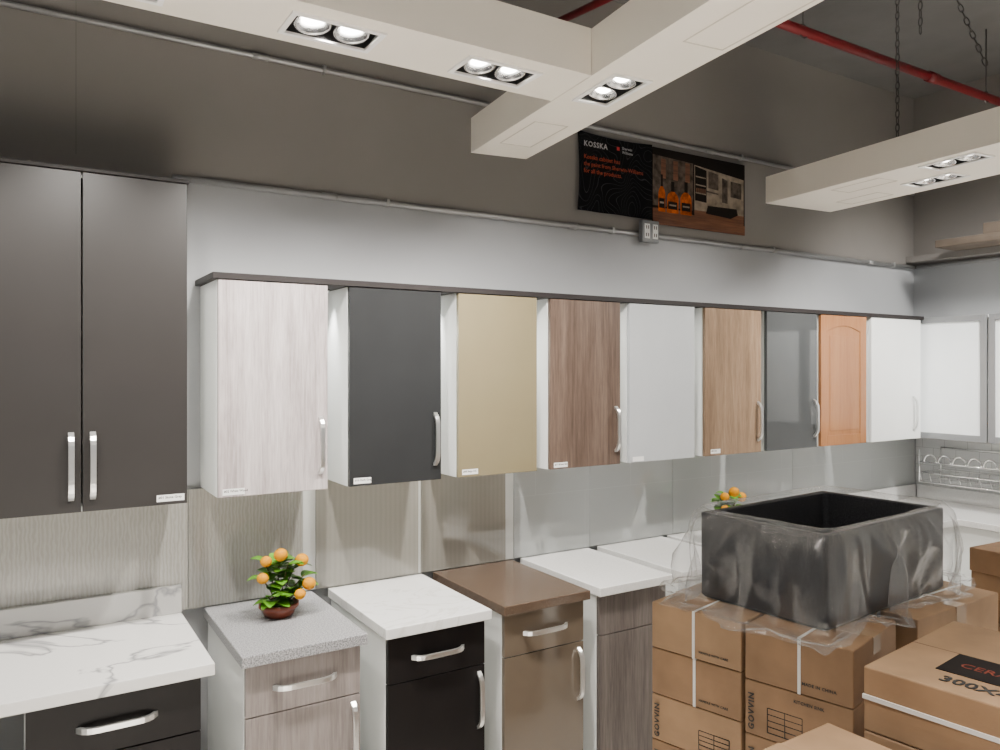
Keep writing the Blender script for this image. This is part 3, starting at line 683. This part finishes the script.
while z>0.02:
    h=0.135 if z-0.135>0.05 else z
    carton(K0,a14,0.30,0.268,z-h,h,'brown carton printed with a maker name, stacked beneath black sink' if k else lab,
       text=[('GOVVIN',0.021,0.240,0.014,True),('KITCHEN SINK',0.010,0.14,0.112,False)] if k in(1,2,3,4) else [('MADE IN CHINA',0.010,0.12,0.025,False)] if k==0 else None,strap=1 if k==0 else 0,tab=(0.205,0.018,0.085,0.06) if k in(1,2,3) else None)
    z-=h; k+=1
z=ST; k=0
while z>0.02:
    h=0.125 if z-0.125>0.05 else z
    carton(K1,a14,0.30,0.268,z-h,h,'brown carton printed with a maker name, end of the stack' if k>1 else lab,
       text=[('GOVVIN',0.021,0.240,0.010,True)] if k in (2,3,4) else [('HANDLE WITH CARE',0.008,0.12,0.020,False)] if k<2 else None,strap=1 if k<2 else 0,mat=M_card if k%2 else M_card2,tab=(0.12,0.018,0.085,0.05) if k==2 else None)
    z-=h; k+=1
z=ST; k=0
while z>0.02:
    h=0.20 if z-0.20>0.05 else z
    carton((1.935,1.10),0.03,0.44,0.50,z-h,h,'brown cardboard carton supporting wrapped sink',strap=2 if k==0 else 0,mat=M_card2)
    z-=h; k+=1
a7=math.radians(7)
zt=1.21; k=0
while zt>0.02:
    h=0.13 if zt-0.13>0.05 else zt
    e=carton((1.515,0.34),a7,0.45,0.60,zt-h,h,'large brown carton with dark printed label on its top' if k==0 else 'large brown strapped carton in low stack',strap=0,mat=M_card2,tape=k>0)
    if k==0:
        s=MB(); s.box(-0.0012,0.004,0,0.598,h*0.50,h*0.50+0.009); obj('strap',s.mesh('strap',M_strap),e,label='white plastic packing strap')
        lb=bx('top_label',M_pdark,e,0.100,0.220,0.26,0.50,h-0.0008,h+0.0006,0,label='dark printed label')
        RZ=Matrix.Rotation(-math.pi/2,4,'Z')
        obj('lettering',text_mesh('CERAM',0.036,M_pmute,T(0.145,0.475,h+0.0008)@RZ,0.0002,sp=1.0),lb)
        obj('lettering',text_mesh('300X450',0.044,M_ink,T(0.045,0.475,h+0.0002)@RZ,0.0004,bold=True,sp=1.0),e)
    zt-=h; k+=1
zt=1.09; k=0
while zt>0.02:
    h=0.20 if zt-0.20>0.05 else zt
    carton((1.05,0.38),math.radians(2),0.37,0.59,zt-h,h,'plain light brown carton in lowest front stack',mat=M_card2)
    zt-=h; k+=1
zt=1.17; k=0
while zt>0.02:
    h=0.085 if zt-0.085>0.05 else zt
    carton((2.86+0.012*(k%3),1.02),math.radians(-3),0.5,0.44,zt-h,h,'tan carton in separate stack near side wall',mat=M_card2 if k%2 else M_card,strap=1 if k<4 else 0)
    zt-=h; k+=1
carton((WX-0.34,2.05),0.0,0.33,0.70,2.5855,0.05,'flat dark carton lying on wall ledge',mat=M_carddark)
carton((WX-0.30,1.95),0.03,0.27,0.52,2.6360,0.07,'smaller dark carton stacked on wall ledge',mat=M_carddark)

# ---------------------------------------------------------------- sink
SX,SY=1.655,1.165; rs=math.radians(5); sw,sd,shh=0.63,0.38,0.235
e=thing('kitchen_sink','black granite composite sink wrapped in clear plastic on cartons','sink',(SX,SY,ST+0.0005),rs)
m=MB()
def rr(x0,x1,y0,y1,r,z,n=5):
    P=[]
    for cx,cy,a0 in ((x1-r,y1-r,0),(x0+r,y1-r,90),(x0+r,y0+r,180),(x1-r,y0+r,270)):
        for i in range(n+1):
            a=math.radians(a0+90*i/n); P.append((cx+r*math.cos(a),cy+r*math.sin(a),z))
    return P
rings=[rr(0.006,sw-0.006,0.006,sd-0.006,0.012,0),rr(0.0,sw,0.0,sd,0.012,0.008),rr(0.0,sw,0,sd,0.012,shh-0.003),
 rr(0.003,sw-0.003,0.003,sd-0.003,0.012,shh),rr(0.015,sw-0.015,0.015,sd-0.015,0.015,shh),rr(0.018,sw-0.018,0.018,sd-0.018,0.016,shh-0.004),rr(0.022,sw-0.022,0.022,sd-0.022,0.02,0.05),rr(0.05,sw-0.05,0.05,sd-0.05,0.02,0.03)]
n=len(rings[0]); pts=[p for r_ in rings for p in r_]
fs=[(k*n+i,k*n+(i+1)%n,(k+1)*n+(i+1)%n,(k+1)*n+i) for k in range(len(rings)-1) for i in range(n)]
fs+=[tuple(range(n)),tuple(range((len(rings)-1)*n,len(rings)*n))]
m.poly(pts,fs); o=obj('basin',m.mesh('basin',M_sink,False),e)
m=MB(); m.lathe([(0.045,0.030),(0.045,0.034),(0.035,0.034),(0.03,0.031)],24,0,T(sw/2,sd/2,0)); obj('drain',m.mesh('drain',M_chrome,True),e)
# plastic wrap: loose sheet hung over the rim, billowing out over the cartons
fe=thing('plastic_wrap','crumpled clear plastic film draped around black sink','plastic bag',(SX,SY,ST+0.0015),rs)
m=MB(); NU=320; NV=44; pts=[]
cx,cy=sw/2,sd/2
def fold(v):
    return 0.5-abs(noise.noise(v))*2
for j in range(NV+1):
    t=j/NV
    for i in range(NU):
        a=2*math.pi*i/NU; ca,sa=math.cos(a),math.sin(a)
        k=1/((abs(ca/(sw/2+0.008))**12+abs(sa/(sd/2+0.008))**12)**(1/12))
        TT=0.05
        if t<TT: rr_=0.965+0.035*t/TT; off=0.003; z=shh+0.004+0.010*math.sin(math.pi*0.5*t/TT); q=0
        else:
            q=(t-TT)/(1-TT); rr_=1.0
            side=1+1.2*abs(ca)**2
            off=0.005+(0.048*q**1.0+0.020*math.sin(math.pi*min(1,q*1.15))+0.14*max(0,q-0.78))*side
            z=(shh+0.012)*(1-min(1,q/0.82)**1.25)+0.006
        px_,py_=ca*k*2.2,sa*k*2.2
        f1=fold(Vector((px_*2.6,py_*2.6,t*0.7)))*0.070; f2=fold(Vector((px_*6,py_*6,t*1.4+7)))*0.032; f3=fold(Vector((px_*13,py_*13,t*3+3)))*0.010
        amp=0.06+1.15*min(1,q*1.4)
        R_=k*rr_+off+max(-0.002-off*0.75,(f1+f2+f3)*amp-0.004)
        zz=z+noise.noise(Vector((px_*3.5,py_*3.5,t*4+4)))*(0.018*min(1,q*6) if t>TT else 0.002)
        if t>0.80: zz+=0.030*abs(noise.noise(Vector((px_*7,py_*7,t*10))))
        zz=max(zz,0.003) if t>0.5 else zz
        pts.append((cx+ca*R_,cy+sa*R_,zz))
m.poly(pts,[(j*NU+i,j*NU+(i+1)%NU,(j+1)*NU+(i+1)%NU,(j+1)*NU+i) for j in range(NV) for i in range(NU)])
obj('film',m.mesh('film',M_film,True),fe)

# ---------------------------------------------------------------- lights
def area(loc,tgt,size,power,col=(1,0.97,0.92),spread=180):
    L=bpy.data.lights.new('area','AREA'); L.energy=power; L.size=size; L.color=col; L.spread=math.radians(spread)
    o=bpy.data.objects.new('added_area_light',L); link(o); o.location=loc
    o.rotation_euler=(Vector(tgt)-Vector(loc)).to_track_quat('-Z','Y').to_euler()
area((0.1,-0.7,3.6),(0.1,-0.2,0.0),0.8,215,spread=70)  # this and the next: added unseen lamps, floor bounce brightens the beams
area((3.6,-0.9,3.6),(3.5,-0.4,0.0),0.8,160,spread=70)
area((4.2,1.3,3.5),(4.95,2.6,1.65),0.4,20,spread=70)  # added unseen lamp, brightens the frosted glass doors
w=bpy.data.worlds.new('world'); bpy.context.scene.world=w; w.use_nodes=True
wn=w.node_tree; bg=wn.nodes['Background']; tc=wn.nodes.new('ShaderNodeTexCoord'); sp=wn.nodes.new('ShaderNodeSeparateXYZ'); wn.links.new(tc.outputs['Generated'],sp.inputs[0])
ma=wn.nodes.new('ShaderNodeMath'); ma.operation='MULTIPLY_ADD'; ma.inputs[1].default_value=0.5; ma.inputs[2].default_value=0.5; wn.links.new(sp.outputs['Z'],ma.inputs[0])
cr=wn.nodes.new('ShaderNodeValToRGB'); e_=cr.color_ramp.elements; e_[0].position=0.40; e_[0].color=(0.35,0.35,0.35,1); e_[1].position=0.60; e_[1].color=(1.5,1.55,1.6,1)
wn.links.new(ma.outputs[0],cr.inputs['Fac']); wn.links.new(cr.outputs['Color'],bg.inputs[0]); bg.inputs[1].default_value=0.24

cam=bpy.data.cameras.new('camera'); cam.sensor_width=36; cam.lens=27.75; cam.shift_y=-0.007; cam.clip_start=0.02
co=bpy.data.objects.new('camera',cam); link(co); co.location=(0,0,CH); co.rotation_euler=(math.radians(90),0,math.radians(-31.9))
bpy.context.scene.camera=co
